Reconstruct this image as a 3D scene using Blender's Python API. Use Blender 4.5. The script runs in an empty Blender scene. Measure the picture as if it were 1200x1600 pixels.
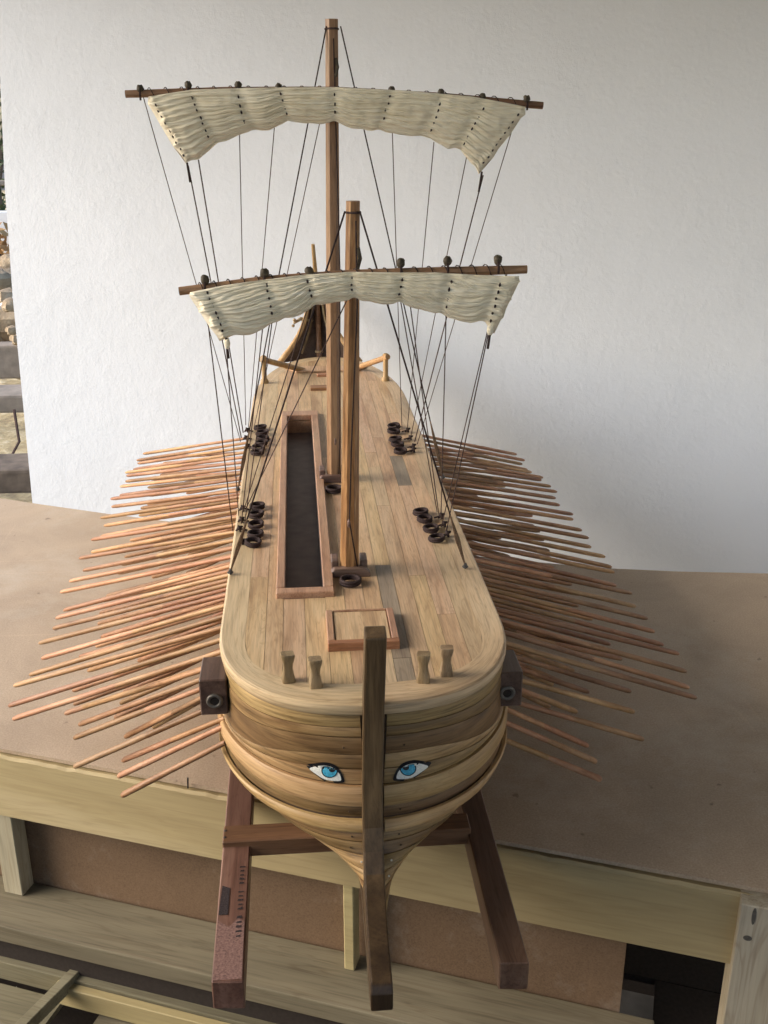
import bpy, bmesh, math, random
from mathutils import Vector, noise
from mathutils.bvhtree import BVHTree
random.seed(7)
SC = bpy.context.scene
COL = SC.collection
V = Vector

# ------------------------------------------------------------------ camera
F_PX, PITCH, YAW = 1600.0, math.atan(600 / 1600.0), math.radians(4.85)
CAM = V((-.057, 0, 1.49))
cF = V((math.sin(YAW) * math.cos(PITCH), math.cos(YAW) * math.cos(PITCH), -math.sin(PITCH)))
cR = V((math.cos(YAW), -math.sin(YAW), 0))
cU = cR.cross(cF)
cam_d = bpy.data.cameras.new('camera')
cam = bpy.data.objects.new('camera', cam_d)
COL.objects.link(cam)
SC.camera = cam
cam.location = CAM
cam.rotation_euler = (math.pi / 2 - PITCH, 0, -YAW)
cam_d.sensor_fit = 'VERTICAL'
cam_d.sensor_height = 36.0
cam_d.lens = 36.0 * F_PX / 1600.0
cam_d.clip_start = .02
cam_d.clip_end = 400

# ------------------------------------------------------------------ sky, sun, exposure
SUN_EL, SUN_AZ = math.radians(31), math.radians(-91)      # azimuth from +Y towards +X
w = bpy.data.worlds.new('World')
SC.world = w
w.use_nodes = True
nt = w.node_tree
sky = nt.nodes.new('ShaderNodeTexSky')
sky.sky_type = 'NISHITA'
sky.sun_disc = False
sky.sun_elevation = SUN_EL
sky.sun_rotation = SUN_AZ
sky.dust_density = 2.5
sky.air_density = 1.0
bg = nt.nodes['Background']
bg.inputs['Strength'].default_value = .15
nt.links.new(sky.outputs[0], bg.inputs[0])
sun_d = bpy.data.lights.new('sun', 'SUN')
sun_d.energy = 1.15
sun_d.angle = math.radians(45)
sun_d.color = (1, .97, .93)
sun = bpy.data.objects.new('sun', sun_d)
COL.objects.link(sun)
sd = V((math.sin(SUN_AZ) * math.cos(SUN_EL), math.cos(SUN_AZ) * math.cos(SUN_EL), math.sin(SUN_EL)))
sun.rotation_euler = sd.to_track_quat('Z', 'Y').to_euler()
sun.location = (-3, 1, 4)
SC.view_settings.view_transform = 'Standard'
SC.view_settings.look = 'None'
SC.view_settings.gamma = 1
SC.view_settings.exposure = 1.35
SC.cycles.max_bounces = 8
SC.cycles.diffuse_bounces = 5


# ------------------------------------------------------------------ measuring helpers
def ray(x, y):
    return cF + cR * ((x - 600) / F_PX) - cU * ((y - 800) / F_PX)
def at(x, y, Y):
    d = ray(x, y); return CAM + d * ((Y - CAM.y) / d.y)
def atz(x, y, z):
    d = ray(x, y); return CAM + d * ((z - CAM.z) / d.z)
def atx(x, y, X):
    d = ray(x, y); return CAM + d * ((X - CAM.x) / d.x)
def sm(a, b, t):
    t = max(0, min(1, (t - a) / (b - a))); return t * t * (3 - 2 * t)
def lerp_tab(tab, x):
    if x <= tab[0][0]: return tab[0][1:]
    for p, q in zip(tab, tab[1:]):
        if x <= q[0]:
            t = (x - p[0]) / (q[0] - p[0])
            return tuple(a + (b - a) * t for a, b in zip(p[1:], q[1:]))
    return tab[-1][1:]


# ------------------------------------------------------------------ materials
MATS = {}
def new_mat(name):
    m = bpy.data.materials.new(name); m.use_nodes = True; MATS[name] = m
    n = m.node_tree; b = n.nodes['Principled BSDF']
    return m, n, b
def N(n, t, **kw):
    o = n.nodes.new(t)
    for k, v in kw.items():
        if k in o.inputs.keys(): o.inputs[k].default_value = v
        else: setattr(o, k, v)
    return o
UVMODE = False
def mapping(n, scale, seed=True, rotz=0):
    tc = N(n, 'ShaderNodeTexCoord'); src = tc.outputs['UV' if UVMODE else 'Object']
    if rotz:
        vr = N(n, 'ShaderNodeVectorRotate', rotation_type='Z_AXIS'); vr.inputs['Angle'].default_value = rotz; n.links.new(src, vr.inputs['Vector']); src = vr.outputs[0]
    mp = N(n, 'ShaderNodeMapping'); mp.inputs['Scale'].default_value = scale
    if seed:
        oi = N(n, 'ShaderNodeObjectInfo')
        mu = N(n, 'ShaderNodeMath', operation='MULTIPLY'); mu.inputs[1].default_value = 37.0
        n.links.new(oi.outputs['Random'], mu.inputs[0])
        ad = N(n, 'ShaderNodeVectorMath', operation='ADD')
        n.links.new(src, ad.inputs[0]); n.links.new(mu.outputs[0], ad.inputs[1])
        n.links.new(ad.outputs[0], mp.inputs[0])
    else:
        n.links.new(src, mp.inputs[0])
    return mp
def ramp(n, fac, stops):
    r = N(n, 'ShaderNodeValToRGB'); e = r.color_ramp.elements
    e[0].position, e[0].color = stops[0][0], (*stops[0][1], 1)
    e[1].position, e[1].color = stops[-1][0], (*stops[-1][1], 1)
    for p, c in stops[1:-1]:
        x = e.new(p); x.color = (*c, 1)
    n.links.new(fac, r.inputs[0]); return r
def mix(n, fac, a, b, mode='MIX'):
    m = N(n, 'ShaderNodeMix', data_type='RGBA', blend_type=mode)
    for k, v in ((0, fac), (6, a), (7, b)):
        if hasattr(v, 'is_output'): n.links.new(v, m.inputs[k])
        elif isinstance(v, (tuple, list)): m.inputs[k].default_value = (*v, 1)
        else: m.inputs[k].default_value = v
    return m.outputs[2]
def wood(name, dark, mid, light, axis='Y', fine=420, rough=.42, var=.16, figure=30, bump=.12, spec=.4, hue=.008, streak=.5, rotz=0, uv=False, fig=.6):
    global UVMODE
    UVMODE = uv
    m, n, b = new_mat(name)
    ax = 'XYZ'.index(axis)
    s1 = [fine] * 3; s1[ax] = fine * .045
    s2 = [figure] * 3; s2[ax] = figure * .12
    n1 = N(n, 'ShaderNodeTexNoise', Scale=1.0, Detail=6.0, Roughness=.6, Distortion=.3)
    n.links.new(mapping(n, s1, rotz=rotz).outputs[0], n1.inputs['Vector'])
    n2 = N(n, 'ShaderNodeTexNoise', Scale=1.0, Detail=4.0, Roughness=.55, Distortion=1.6)
    n.links.new(mapping(n, s2, rotz=rotz).outputs[0], n2.inputs['Vector'])
    r2 = ramp(n, n2.outputs[0], [(.3, dark), (.5, mid), (.72, light)])
    r1 = ramp(n, n1.outputs[0], [(.34, (.42, .40, .38)), (.46, (.85, .85, .85)), (.62, (1.12, 1.12, 1.12))])
    c = mix(n, streak, r2.outputs[0], r1.outputs[0], 'MULTIPLY')
    # long wavy figure lines
    wv = N(n, 'ShaderNodeTexNoise', Scale=1.0, Detail=2.0, Distortion=3.0)
    s3 = [figure * 3.2] * 3; s3[ax] = figure * .22
    n.links.new(mapping(n, s3, rotz=rotz).outputs[0], wv.inputs['Vector'])
    r3 = ramp(n, wv.outputs[0], [(.46, (1, 1, 1)), (.5, (.72, .66, .6)), (.54, (1, 1, 1))])
    c = mix(n, fig, c, r3.outputs[0], 'MULTIPLY')
    oi = N(n, 'ShaderNodeObjectInfo')
    mr = N(n, 'ShaderNodeMapRange'); mr.inputs[3].default_value = 1 - var; mr.inputs[4].default_value = 1 + var
    n.links.new(oi.outputs['Random'], mr.inputs[0])
    wn = N(n, 'ShaderNodeTexWhiteNoise', noise_dimensions='1D'); n.links.new(oi.outputs['Random'], wn.inputs['W'])
    mh = N(n, 'ShaderNodeMapRange'); mh.inputs[3].default_value = .5 - hue; mh.inputs[4].default_value = .5 + hue
    n.links.new(wn.outputs[0], mh.inputs[0])
    hs = N(n, 'ShaderNodeHueSaturation')
    n.links.new(mh.outputs[0], hs.inputs['Hue']); n.links.new(mr.outputs[0], hs.inputs['Value']); n.links.new(c, hs.inputs['Color'])
    n.links.new(hs.outputs[0], b.inputs['Base Color'])
    b.inputs['Specular IOR Level'].default_value = spec
    rr = N(n, 'ShaderNodeMapRange'); rr.inputs[3].default_value = rough - .08; rr.inputs[4].default_value = rough + .16
    n.links.new(n1.outputs[0], rr.inputs[0]); n.links.new(rr.outputs[0], b.inputs['Roughness'])
    bp = N(n, 'ShaderNodeBump', Strength=bump, Distance=.0006)
    n.links.new(n1.outputs[0], bp.inputs['Height']); n.links.new(bp.outputs[0], b.inputs['Normal'])
    return m
def plain(name, c, rough=.6, spec=.3, nscale=200, nvar=.2, bump=.2, dist=.0005, metal=0):
    m, n, b = new_mat(name)
    tx = N(n, 'ShaderNodeTexNoise', Scale=nscale, Detail=5.0)
    tc = N(n, 'ShaderNodeTexCoord'); n.links.new(tc.outputs['Object'], tx.inputs['Vector'])
    r = ramp(n, tx.outputs[0], [(.3, tuple(x * (1 - nvar) for x in c)), (.7, tuple(min(1, x * (1 + nvar)) for x in c))])
    n.links.new(r.outputs[0], b.inputs['Base Color'])
    b.inputs['Roughness'].default_value = rough; b.inputs['Specular IOR Level'].default_value = spec; b.inputs['Metallic'].default_value = metal
    bp = N(n, 'ShaderNodeBump', Strength=bump, Distance=dist)
    n.links.new(tx.outputs[0], bp.inputs['Height']); n.links.new(bp.outputs[0], b.inputs['Normal'])
    return m

wood('deck_yellow', (.45, .285, .15), (.61, .425, .235), (.67, .49, .295), var=.07, hue=.006)
wood('deck_tan', (.41, .255, .14), (.57, .385, .22), (.64, .46, .28), var=.07, hue=.006)
wood('deck_pink', (.42, .26, .145), (.57, .385, .235), (.63, .45, .29), var=.06, hue=.006)
wood('deck_grey', (.22, .17, .12), (.30, .24, .17), (.38, .31, .22), var=.05, hue=.005)
wood('deck_pale', (.42, .295, .17), (.58, .43, .255), (.65, .505, .32), figure=18, var=.05, hue=.006)
wood('hull_olive', (.18, .102, .038), (.335, .215, .09), (.45, .305, .14), axis='X', fine=420, figure=34, var=.12, bump=.12, uv=True, streak=.85)
wood('hull_brown', (.115, .062, .025), (.215, .126, .052), (.32, .20, .088), axis='X', fine=420, figure=34, var=.12, bump=.12, uv=True, streak=.85)
wood('wale_light', (.30, .175, .07), (.42, .268, .115), (.52, .36, .17), axis='X', fine=420, figure=30, var=.06, uv=True)
wood('margin_wood', (.42, .295, .17), (.58, .43, .255), (.65, .505, .32), axis='X', fine=420, figure=20, var=.04, hue=.005, uv=True)
UVMODE = False
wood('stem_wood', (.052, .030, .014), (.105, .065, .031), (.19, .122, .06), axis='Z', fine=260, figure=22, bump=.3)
wood('keel_wood', (.04, .024, .015), (.07, .045, .028), (.12, .08, .05), fine=260, figure=22, bump=.3)
wood('coaming', (.30, .155, .09), (.42, .24, .145), (.52, .32, .20), fine=500, rough=.38, var=.05, hue=.006)
wood('coaming_dark', (.25, .11, .05), (.34, .165, .08), (.42, .22, .115), axis='X', fine=500)
wood('fore_mast_wood', (.22, .10, .035), (.36, .18, .07), (.50, .29, .13), axis='Z', fine=500, figure=90, rough=.35, var=.03, streak=.9)
wood('main_mast_wood', (.20, .10, .05), (.33, .185, .10), (.44, .28, .16), axis='Z', fine=500, rough=.38, var=.03)
wood('yard_wood', (.15, .072, .04), (.27, .145, .082), (.38, .225, .135), axis='X', fine=500)
wood('dark_block', (.055, .030, .022), (.10, .058, .043), (.15, .095, .07), fine=300, rough=.4, var=.1)
wood('bracket_wood', (.10, .06, .045), (.17, .105, .08), (.25, .165, .13), axis='X', fine=400)
wood('oar_wood', (.255, .125, .052), (.385, .20, .095), (.52, .31, .165), axis='Z', fine=260, figure=14, rough=.5, var=.32, hue=.012, streak=.3)
wood('bollard_wood', (.17, .11, .055), (.27, .19, .10), (.36, .27, .16), axis='Z', fine=300)
wood('rail_mahogany', (.08, .040, .026), (.138, .072, .048), (.21, .122, .085), fine=300, figure=20, var=.12, bump=.3)
wood('crossbar_wood', (.11, .052, .027), (.18, .090, .047), (.25, .135, .075), axis='X', fine=300, figure=20, var=.08)
wood('stern_wood', (.32, .18, .075), (.44, .27, .12), (.54, .36, .18), axis='Z', fine=400)
wood('pine', (.33, .255, .125), (.42, .335, .17), (.49, .40, .225), axis='X', fine=220, figure=7, rough=.6, var=.05, bump=.2, streak=.2, rotz=.368, fig=.25)
wood('pine_grey', (.125, .108, .066), (.175, .152, .095), (.225, .198, .128), axis='X', fine=220, figure=9, rough=.7, var=.08, bump=.35, streak=.4, rotz=.368)
wood('pine_post', (.30, .26, .17), (.40, .35, .245), (.48, .43, .32), axis='Z', fine=220, figure=9, rough=.7, var=.05, bump=.3, streak=.35)
plain('dark_interior', (.125, .098, .088), rough=.55, nscale=60, bump=.1)
plain('crevice', (.10, .065, .04), rough=.8)
plain('bed_wood', (.20, .135, .08), rough=.8)
plain('rope', (.085, .055, .048), rough=.8, spec=.15, nscale=900, nvar=.5, bump=.9, dist=.0006)
plain('rope_dark', (.035, .020, .018), rough=.7, spec=.25, nscale=900, nvar=.5, bump=.9, dist=.0006)
plain('rope_tan', (.20, .13, .08), rough=.8, spec=.15, nscale=900, nvar=.5, bump=.9, dist=.0006)
plain('stitch_peg', (.07, .045, .025), rough=.7)
plain('toggle', (.07, .055, .035), rough=.6, nscale=300, nvar=.4)
plain('pewter', (.14, .125, .105), rough=.45, metal=.4, nscale=300)
plain('white_paint', (.72, .72, .65), rough=.55, nscale=900, nvar=.16, bump=.3)
plain('blue_paint', (.06, .34, .50), rough=.4, nscale=500, nvar=.35, bump=.05)
plain('black_paint', (.012, .012, .014), rough=.4, nvar=.1, bump=.05)
plain('ink', (.035, .025, .025), rough=.8, nscale=700, nvar=.6)
plain('pink_chalk', (.20, .115, .095), rough=.85, nscale=500, nvar=.4)
plain('shade_roof', (.30, .31, .33), rough=.8, nscale=12)
plain('shade_wall', (.20, .18, .16), rough=.8, nscale=12)
plain('concrete', (.09, .085, .08), rough=.9, nscale=14, nvar=.35, bump=.4, dist=.01)
plain('void_shade', (.028, .021, .017), rough=.9)  # near-black that stands in for shade in gaps and openings
plain('nail', (.10, .095, .09), rough=.4, metal=.8)
plain('chip_light', (.72, .68, .58), rough=.8)

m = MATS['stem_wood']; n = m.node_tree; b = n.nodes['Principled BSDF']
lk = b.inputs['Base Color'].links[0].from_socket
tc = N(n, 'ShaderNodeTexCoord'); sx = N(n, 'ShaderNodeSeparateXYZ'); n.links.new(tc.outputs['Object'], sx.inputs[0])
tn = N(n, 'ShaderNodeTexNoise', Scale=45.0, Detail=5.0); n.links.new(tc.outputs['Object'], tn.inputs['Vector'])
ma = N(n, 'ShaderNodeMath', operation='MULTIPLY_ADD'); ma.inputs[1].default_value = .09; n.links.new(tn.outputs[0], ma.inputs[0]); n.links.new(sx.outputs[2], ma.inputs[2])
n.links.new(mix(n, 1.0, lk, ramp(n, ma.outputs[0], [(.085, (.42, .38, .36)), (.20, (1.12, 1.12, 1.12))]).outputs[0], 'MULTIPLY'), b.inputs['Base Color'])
# hardboard (table top and panels)
def hardboard(name, dark, light, spots=True):
    m, n, b = new_mat(name)
    tc = N(n, 'ShaderNodeTexCoord')
    a = N(n, 'ShaderNodeTexNoise', Scale=420.0, Detail=4.0, Roughness=.7); n.links.new(tc.outputs['Object'], a.inputs['Vector'])
    c = N(n, 'ShaderNodeTexNoise', Scale=6.0, Detail=6.0, Roughness=.65, Distortion=.6); n.links.new(tc.outputs['Object'], c.inputs['Vector'])
    r = ramp(n, a.outputs[0], [(.32, dark), (.66, light)])
    r2 = ramp(n, c.outputs[0], [(.3, (.82, .8, .78)), (.7, (1.05, 1.04, 1.03))])
    col = mix(n, 1.0, r.outputs[0], r2.outputs[0], 'MULTIPLY')
    if spots:
        d = N(n, 'ShaderNodeTexNoise', Scale=48.0, Detail=2.0); n.links.new(tc.outputs['Object'], d.inputs['Vector'])
        r3 = ramp(n, d.outputs[0], [(.24, (.45, .42, .4)), (.29, (1, 1, 1))])
        col = mix(n, .8, col, r3.outputs[0], 'MULTIPLY')
    for sc_, rt, st_ in (((3, 160, 3), .5, .25), ((140, 5, 3), .2, .2)):
        mp = N(n, 'ShaderNodeMapping'); mp.inputs['Scale'].default_value = sc_; mp.inputs['Rotation'].default_value = (0, 0, rt); n.links.new(tc.outputs['Object'], mp.inputs[0])
        e_ = N(n, 'ShaderNodeTexNoise', Scale=1.0, Detail=2.0, Distortion=.5); n.links.new(mp.outputs[0], e_.inputs['Vector'])
        r4 = ramp(n, e_.outputs[0], [(.68, (1, 1, 1)), (.72, (1.3, 1.28, 1.25))]); col = mix(n, st_, col, r4.outputs[0], 'MULTIPLY')
    du = N(n, 'ShaderNodeTexNoise', Scale=3.3, Detail=7.0, Roughness=.75); n.links.new(tc.outputs['Object'], du.inputs['Vector'])
    r5 = ramp(n, du.outputs[0], [(.52, (0, 0, 0)), (.7, (1, 1, 1))]); col = mix(n, r5.outputs[0], col, mix(n, .28, col, (.62, .58, .50)))
    n.links.new(col, b.inputs['Base Color'])
    b.inputs['Roughness'].default_value = .5; b.inputs['Specular IOR Level'].default_value = .35
    bp = N(n, 'ShaderNodeBump', Strength=.25, Distance=.0006)
    n.links.new(a.outputs[0], bp.inputs['Height']); n.links.new(bp.outputs[0], b.inputs['Normal'])
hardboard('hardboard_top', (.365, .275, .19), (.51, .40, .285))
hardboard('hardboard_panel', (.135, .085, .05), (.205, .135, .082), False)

# whitewashed plaster
m, n, b = new_mat('plaster')
tc = N(n, 'ShaderNodeTexCoord')
a = N(n, 'ShaderNodeTexNoise', Scale=20.0, Detail=8.0, Roughness=.72, Distortion=.1); n.links.new(tc.outputs['Object'], a.inputs['Vector'])
vo = N(n, 'ShaderNodeTexNoise', Scale=90.0, Detail=5.0, Roughness=.7, Distortion=.1); n.links.new(tc.outputs['Object'], vo.inputs['Vector'])
c = N(n, 'ShaderNodeTexNoise', Scale=1.6, Detail=4.0); n.links.new(tc.outputs['Object'], c.inputs['Vector'])
r = ramp(n, c.outputs[0], [(.3, (.735, .765, .80)), (.7, (.81, .84, .88))])
sp = N(n, 'ShaderNodeTexNoise', Scale=21.0, Detail=1.0); n.links.new(tc.outputs['Object'], sp.inputs['Vector'])
r2 = ramp(n, sp.outputs[0], [(.05, (.5, .48, .45)), (.06, (1, 1, 1))])
n.links.new(mix(n, 1.0, r.outputs[0], r2.outputs[0], 'MULTIPLY'), b.inputs['Base Color'])
b.inputs['Roughness'].default_value = .9; b.inputs['Specular IOR Level'].default_value = .15
r3 = ramp(n, a.outputs[0], [(.35, (0, 0, 0)), (.5, (.3, .3, .3)), (.68, (1, 1, 1))])
b1 = N(n, 'ShaderNodeBump', Strength=.24, Distance=.0035); n.links.new(r3.outputs[0], b1.inputs['Height'])
b2 = N(n, 'ShaderNodeBump', Strength=.3, Distance=.0018); n.links.new(vo.outputs[0], b2.inputs['Height']); n.links.new(b1.outputs[0], b2.inputs['Normal'])
n.links.new(b2.outputs[0], b.inputs['Normal'])

# sail cotton
m, n, b = new_mat('sail_cloth')
tc = N(n, 'ShaderNodeTexCoord')
a = N(n, 'ShaderNodeTexNoise', Scale=900.0, Detail=3.0); n.links.new(tc.outputs['Object'], a.inputs['Vector'])
mp = mapping(n, (14, 80, 330), seed=False)
c = N(n, 'ShaderNodeTexNoise', Scale=1.0, Detail=4.0, Distortion=.6); n.links.new(mp.outputs[0], c.inputs['Vector'])
r = ramp(n, c.outputs[0], [(.3, (.75, .655, .47)), (.55, (.84, .765, .585)), (.75, (.88, .82, .67))])
n.links.new(r.outputs[0], b.inputs['Base Color'])
b.inputs['Roughness'].default_value = .85; b.inputs['Specular IOR Level'].default_value = .12
b.inputs['Sheen Weight'].default_value = .2
bb = N(n, 'ShaderNodeBump', Strength=.35, Distance=.0025); n.links.new(c.outputs[0], bb.inputs['Height'])
b2 = N(n, 'ShaderNodeBump', Strength=.3, Distance=.0004); n.links.new(a.outputs[0], b2.inputs['Height']); n.links.new(bb.outputs[0], b2.inputs['Normal'])
n.links.new(b2.outputs[0], b.inputs['Normal'])

# outdoor ground and stones
for nm, cols, sc in (('yard_ground', [(.3, (.16, .12, .07)), (.5, (.42, .33, .18)), (.68, (.68, .60, .42))], 9), ('stone', [(.3, (.15, .105, .065)), (.55, (.33, .25, .16)), (.75, (.55, .46, .33))], 5)):
    m, n, b = new_mat(nm)
    tc = N(n, 'ShaderNodeTexCoord')
    a = N(n, 'ShaderNodeTexNoise', Scale=float(sc), Detail=8.0, Roughness=.7); n.links.new(tc.outputs['Object'], a.inputs['Vector'])
    r = ramp(n, a.outputs[0], cols); n.links.new(r.outputs[0], b.inputs['Base Color']); b.inputs['Roughness'].default_value = .9
    bp = N(n, 'ShaderNodeBump', Strength=.8, Distance=.03); n.links.new(a.outputs[0], bp.inputs['Height']); n.links.new(bp.outputs[0], b.inputs['Normal'])
plain('leaf', (.055, .075, .03), rough=.6, nscale=20, nvar=.5)
plain('dry_leaf', (.40, .24, .10), rough=.7, nscale=20, nvar=.4)
plain('board_dark', (.13, .10, .075), rough=.8, nscale=20, nvar=.4)
plain('board_grey', (.25, .21, .17), rough=.8, nscale=20, nvar=.25)
plain('white_sheet', (.82, .82, .80), rough=.6, nscale=9, nvar=.08)
plain('blue_tarp', (.05, .06, .20), rough=.5, nscale=9)


# ------------------------------------------------------------------ mesh builder
class MB:
    def __init__(s): s.v, s.f = [], []
    def add(s, vs, fs):
        o = len(s.v); s.v += [V(p) for p in vs]; s.f += [tuple(i + o for i in f) for f in fs]; return s
    def box(s, lo, hi):
        x0, y0, z0 = lo; x1, y1, z1 = hi
        return s.add([(x0, y0, z0), (x1, y0, z0), (x1, y1, z0), (x0, y1, z0), (x0, y0, z1), (x1, y0, z1), (x1, y1, z1), (x0, y1, z1)],
                     [(0, 3, 2, 1), (4, 5, 6, 7), (0, 1, 5, 4), (1, 2, 6, 5), (2, 3, 7, 6), (3, 0, 4, 7)])
    def obox(s, o, ax, ay, az):        # origin corner and three edge vectors
        o, ax, ay, az = V(o), V(ax), V(ay), V(az)
        c = [o, o + ax, o + ax + ay, o + ay]; c += [p + az for p in c]
        return s.add(c, [(0, 3, 2, 1), (4, 5, 6, 7), (0, 1, 5, 4), (1, 2, 6, 5), (2, 3, 7, 6), (3, 0, 4, 7)])
    def prism(s, poly, d):             # polygon and extrusion vector
        d = V(d); k = len(poly); vs = [V(p) for p in poly] + [V(p) + d for p in poly]
        return s.add(vs, [tuple(range(k))[::-1], tuple(range(k, 2 * k))] + [(i, (i + 1) % k, (i + 1) % k + k, i + k) for i in range(k)])
    def loft(s, rings, caps=True, closed=True):
        k = len(rings[0]); vs = [p for r in rings for p in r]; fs = []
        for j in range(len(rings) - 1):
            for i in range(k if closed else k - 1):
                a, b2 = j * k + i, j * k + (i + 1) % k; fs.append((a, b2, b2 + k, a + k))
        if caps: fs += [tuple(range(k))[::-1], tuple(range((len(rings) - 1) * k, len(rings) * k))]
        return s.add(vs, fs)
    def tube(s, pts, r, seg=6, caps=True):
        pts = [V(p) for p in pts]; rings = []
        rs = r if isinstance(r, (list, tuple)) else [r] * len(pts)
        up = None
        for i, p in enumerate(pts):
            t = (pts[min(i + 1, len(pts) - 1)] - pts[max(i - 1, 0)]).normalized()
            if up is None: up = t.orthogonal().normalized()
            up = (up - t * up.dot(t)).normalized(); q = t.cross(up)
            rings.append([p + (up * math.cos(2 * math.pi * j / seg) + q * math.sin(2 * math.pi * j / seg)) * rs[i] for j in range(seg)])
        return s.loft(rings, caps)
    def torus(s, c, R1, r, ax=(0, 0, 1), seg=22, ts=7, wob=0, squash=1):
        c = V(c); ax = V(ax).normalized(); u = ax.orthogonal().normalized(); w2 = ax.cross(u); o = len(s.v)
        for i in range(seg):
            a = 2 * math.pi * i / seg; d = u * math.cos(a) + w2 * math.sin(a); rr = R1 * (1 + wob * math.sin(3 * a + 1))
            for j in range(ts):
                t = 2 * math.pi * j / ts
                s.v.append(c + d * (rr + r * math.cos(t)) + ax * (r * squash * math.sin(t)))
        for i in range(seg):
            for j in range(ts):
                a1, a2 = i * ts + j, i * ts + (j + 1) % ts; b1, b2 = ((i + 1) % seg) * ts + j, ((i + 1) % seg) * ts + (j + 1) % ts
                s.f.append((o + a1, o + b1, o + b2, o + a2))
        return s
    def blob(s, c, r, seg=8, rn=6, jit=0):
        c = V(c); r = V(r) if isinstance(r, (tuple, list, Vector)) else V((r, r, r)); rings = []
        for i in range(1, rn):
            p = math.pi * i / rn
            rings.append([c + V((r.x * math.sin(p) * math.cos(2 * math.pi * j / seg), r.y * math.sin(p) * math.sin(2 * math.pi * j / seg), r.z * math.cos(p))) * 1 + V((random.uniform(-1, 1) * jit, random.uniform(-1, 1) * jit, random.uniform(-1, 1) * jit)) for j in range(seg)])
        return s.loft(rings)
    def build(s, name, mat, parent=None, org=None, smooth=False, bevel=0, angle=None):
        org = V(org) if org is not None else (V(parent['_org']) if parent is not None else V((0, 0, 0)))
        me = bpy.data.meshes.new(name)
        me.from_pydata([tuple(p - org) for p in s.v], [], s.f)
        bm = bmesh.new(); bm.from_mesh(me)
        bmesh.ops.recalc_face_normals(bm, faces=bm.faces[:])
        if bevel:
            es = [e for e in bm.edges if len(e.link_faces) == 2 and e.calc_face_angle(0) > .5]
            bmesh.ops.bevel(bm, geom=es, offset=bevel, segments=2 if bevel > .0012 else 1, affect='EDGES', profile=.6)
        if smooth:
            for f in bm.faces: f.smooth = True
            if angle is not None:
                for e in bm.edges:
                    if len(e.link_faces) == 2 and e.calc_face_angle(0) > angle: e.smooth = False
        bm.to_mesh(me); bm.free()
        me.materials.append(MATS[mat])
        o = bpy.data.objects.new(name, me); COL.objects.link(o)
        if parent is not None:
            o.parent = parent
            o['_org'] = list(org)
            o.location = (0, 0, 0) if (org - V(parent['_org'])).length < 1e-9 else org - V(parent['_org'])
        else:
            o.location = org; o['_org'] = list(org)
        return o
def set_uv(o, fn):
    me = o.data; uvl = me.uv_layers.new(name='UVMap')
    for lp_ in me.loops: uvl.data[lp_.index].uv = fn(lp_.vertex_index)
def thing(name, label, cat, loc, group=None):
    o = bpy.data.objects.new(name, None); COL.objects.link(o); o.location = loc; o.empty_display_size = .05
    o['label'] = label; o['category'] = cat; o['_org'] = list(loc)
    if group: o['group'] = group
    return o
def tag(o, label, cat, group=None):
    o['label'] = label; o['category'] = cat
    if group: o['group'] = group
    return o

# ================================================================== SETTING
g = MB().add([(-60, -30, 0), (60, -30, 0), (60, 90, 0), (-60, 90, 0)], [(0, 1, 2, 3)]).build('ground', 'concrete')
g['kind'] = 'structure'
# sunlit yard beyond the left end of the wall
def wall_y(x): return 2.44 - .352 * x
yard = MB()
NX, NY = 40, 40
for j in range(NY + 1):
    for i in range(NX + 1):
        x = -9 + i * 8.6 / NX; y = 3.4 + j * 11 / NY
        yard.v.append(V((x, y, .03 + .04 * noise.noise(V((x * 2, y * 2, 0))) + max(0, y - 7.5) * .10)))
for j in range(NY):
    for i in range(NX):
        a0 = j * (NX + 1) + i; yard.f.append((a0, a0 + 1, a0 + NX + 2, a0 + NX + 1))
yo = yard.build('yard', 'yard_ground', smooth=True); yo['kind'] = 'structure'

# plaster wall: left corner seen in the photo, thick slab
def onwall(px, py):
    d = ray(px, py)
    t = (2.44 - .352 * CAM.x - CAM.y) / (d.y + .352 * d.x); return CAM + d * t
cor = [onwall(52, 800), onwall(33, 600), onwall(20, 465), onwall(8, 300), onwall(0, 120)]
cbase = cor[0].copy(); slope = (cor[0] - cor[1]); cbase = cor[0] + slope * (cor[0].z / max(1e-6, -(slope.z)))
top = cor[-1].copy(); top.z = 2.319; top.x -= .03; top.y = wall_y(top.x)
edge = [cbase] + cor + [top]
wd = V((.352, 1, 0)).normalized() * .22
wl = MB()
fr = [V((1.75, wall_y(1.75), p.z)) for p in edge]
NXW = 60
rows = []
for p, q in zip(edge, fr): rows.append([p.lerp(q, i / NXW) for i in range(NXW + 1)])
wl.loft(rows, caps=False, closed=False)
back = [[p + wd for p in r_] for r_ in rows]
wl.loft(back, caps=False, closed=False)
wl.add([rows[k][0] for k in range(len(edge))] + [back[k][0] for k in range(len(edge))], [(k, k + 1, k + 1 + len(edge), k + len(edge)) for k in range(len(edge) - 1)])
wo = wl.build('wall', 'plaster')
tag(wo, 'rough whitewashed plaster wall standing behind the ship model', 'wall')

# unseen roof slab and right wall, added to keep the corner in shade
ce = MB().prism([(-1.75, -2.4, 2.32), (2.2, -2.4, 2.32), (2.2, 2.9, 2.32), (-1.75, 2.9, 2.32)], (0, 0, .08)).build('shade_ceiling', 'shade_roof'); ce['kind'] = 'structure'
rw = MB().prism([(1.75, -2.2, 0), (1.93, -2.2, 0), (1.93, 2.6, 0), (1.75, 2.6, 0)], (0, 0, 2.319)).build('shade_wall_right', 'plaster'); rw['kind'] = 'structure'

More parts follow.
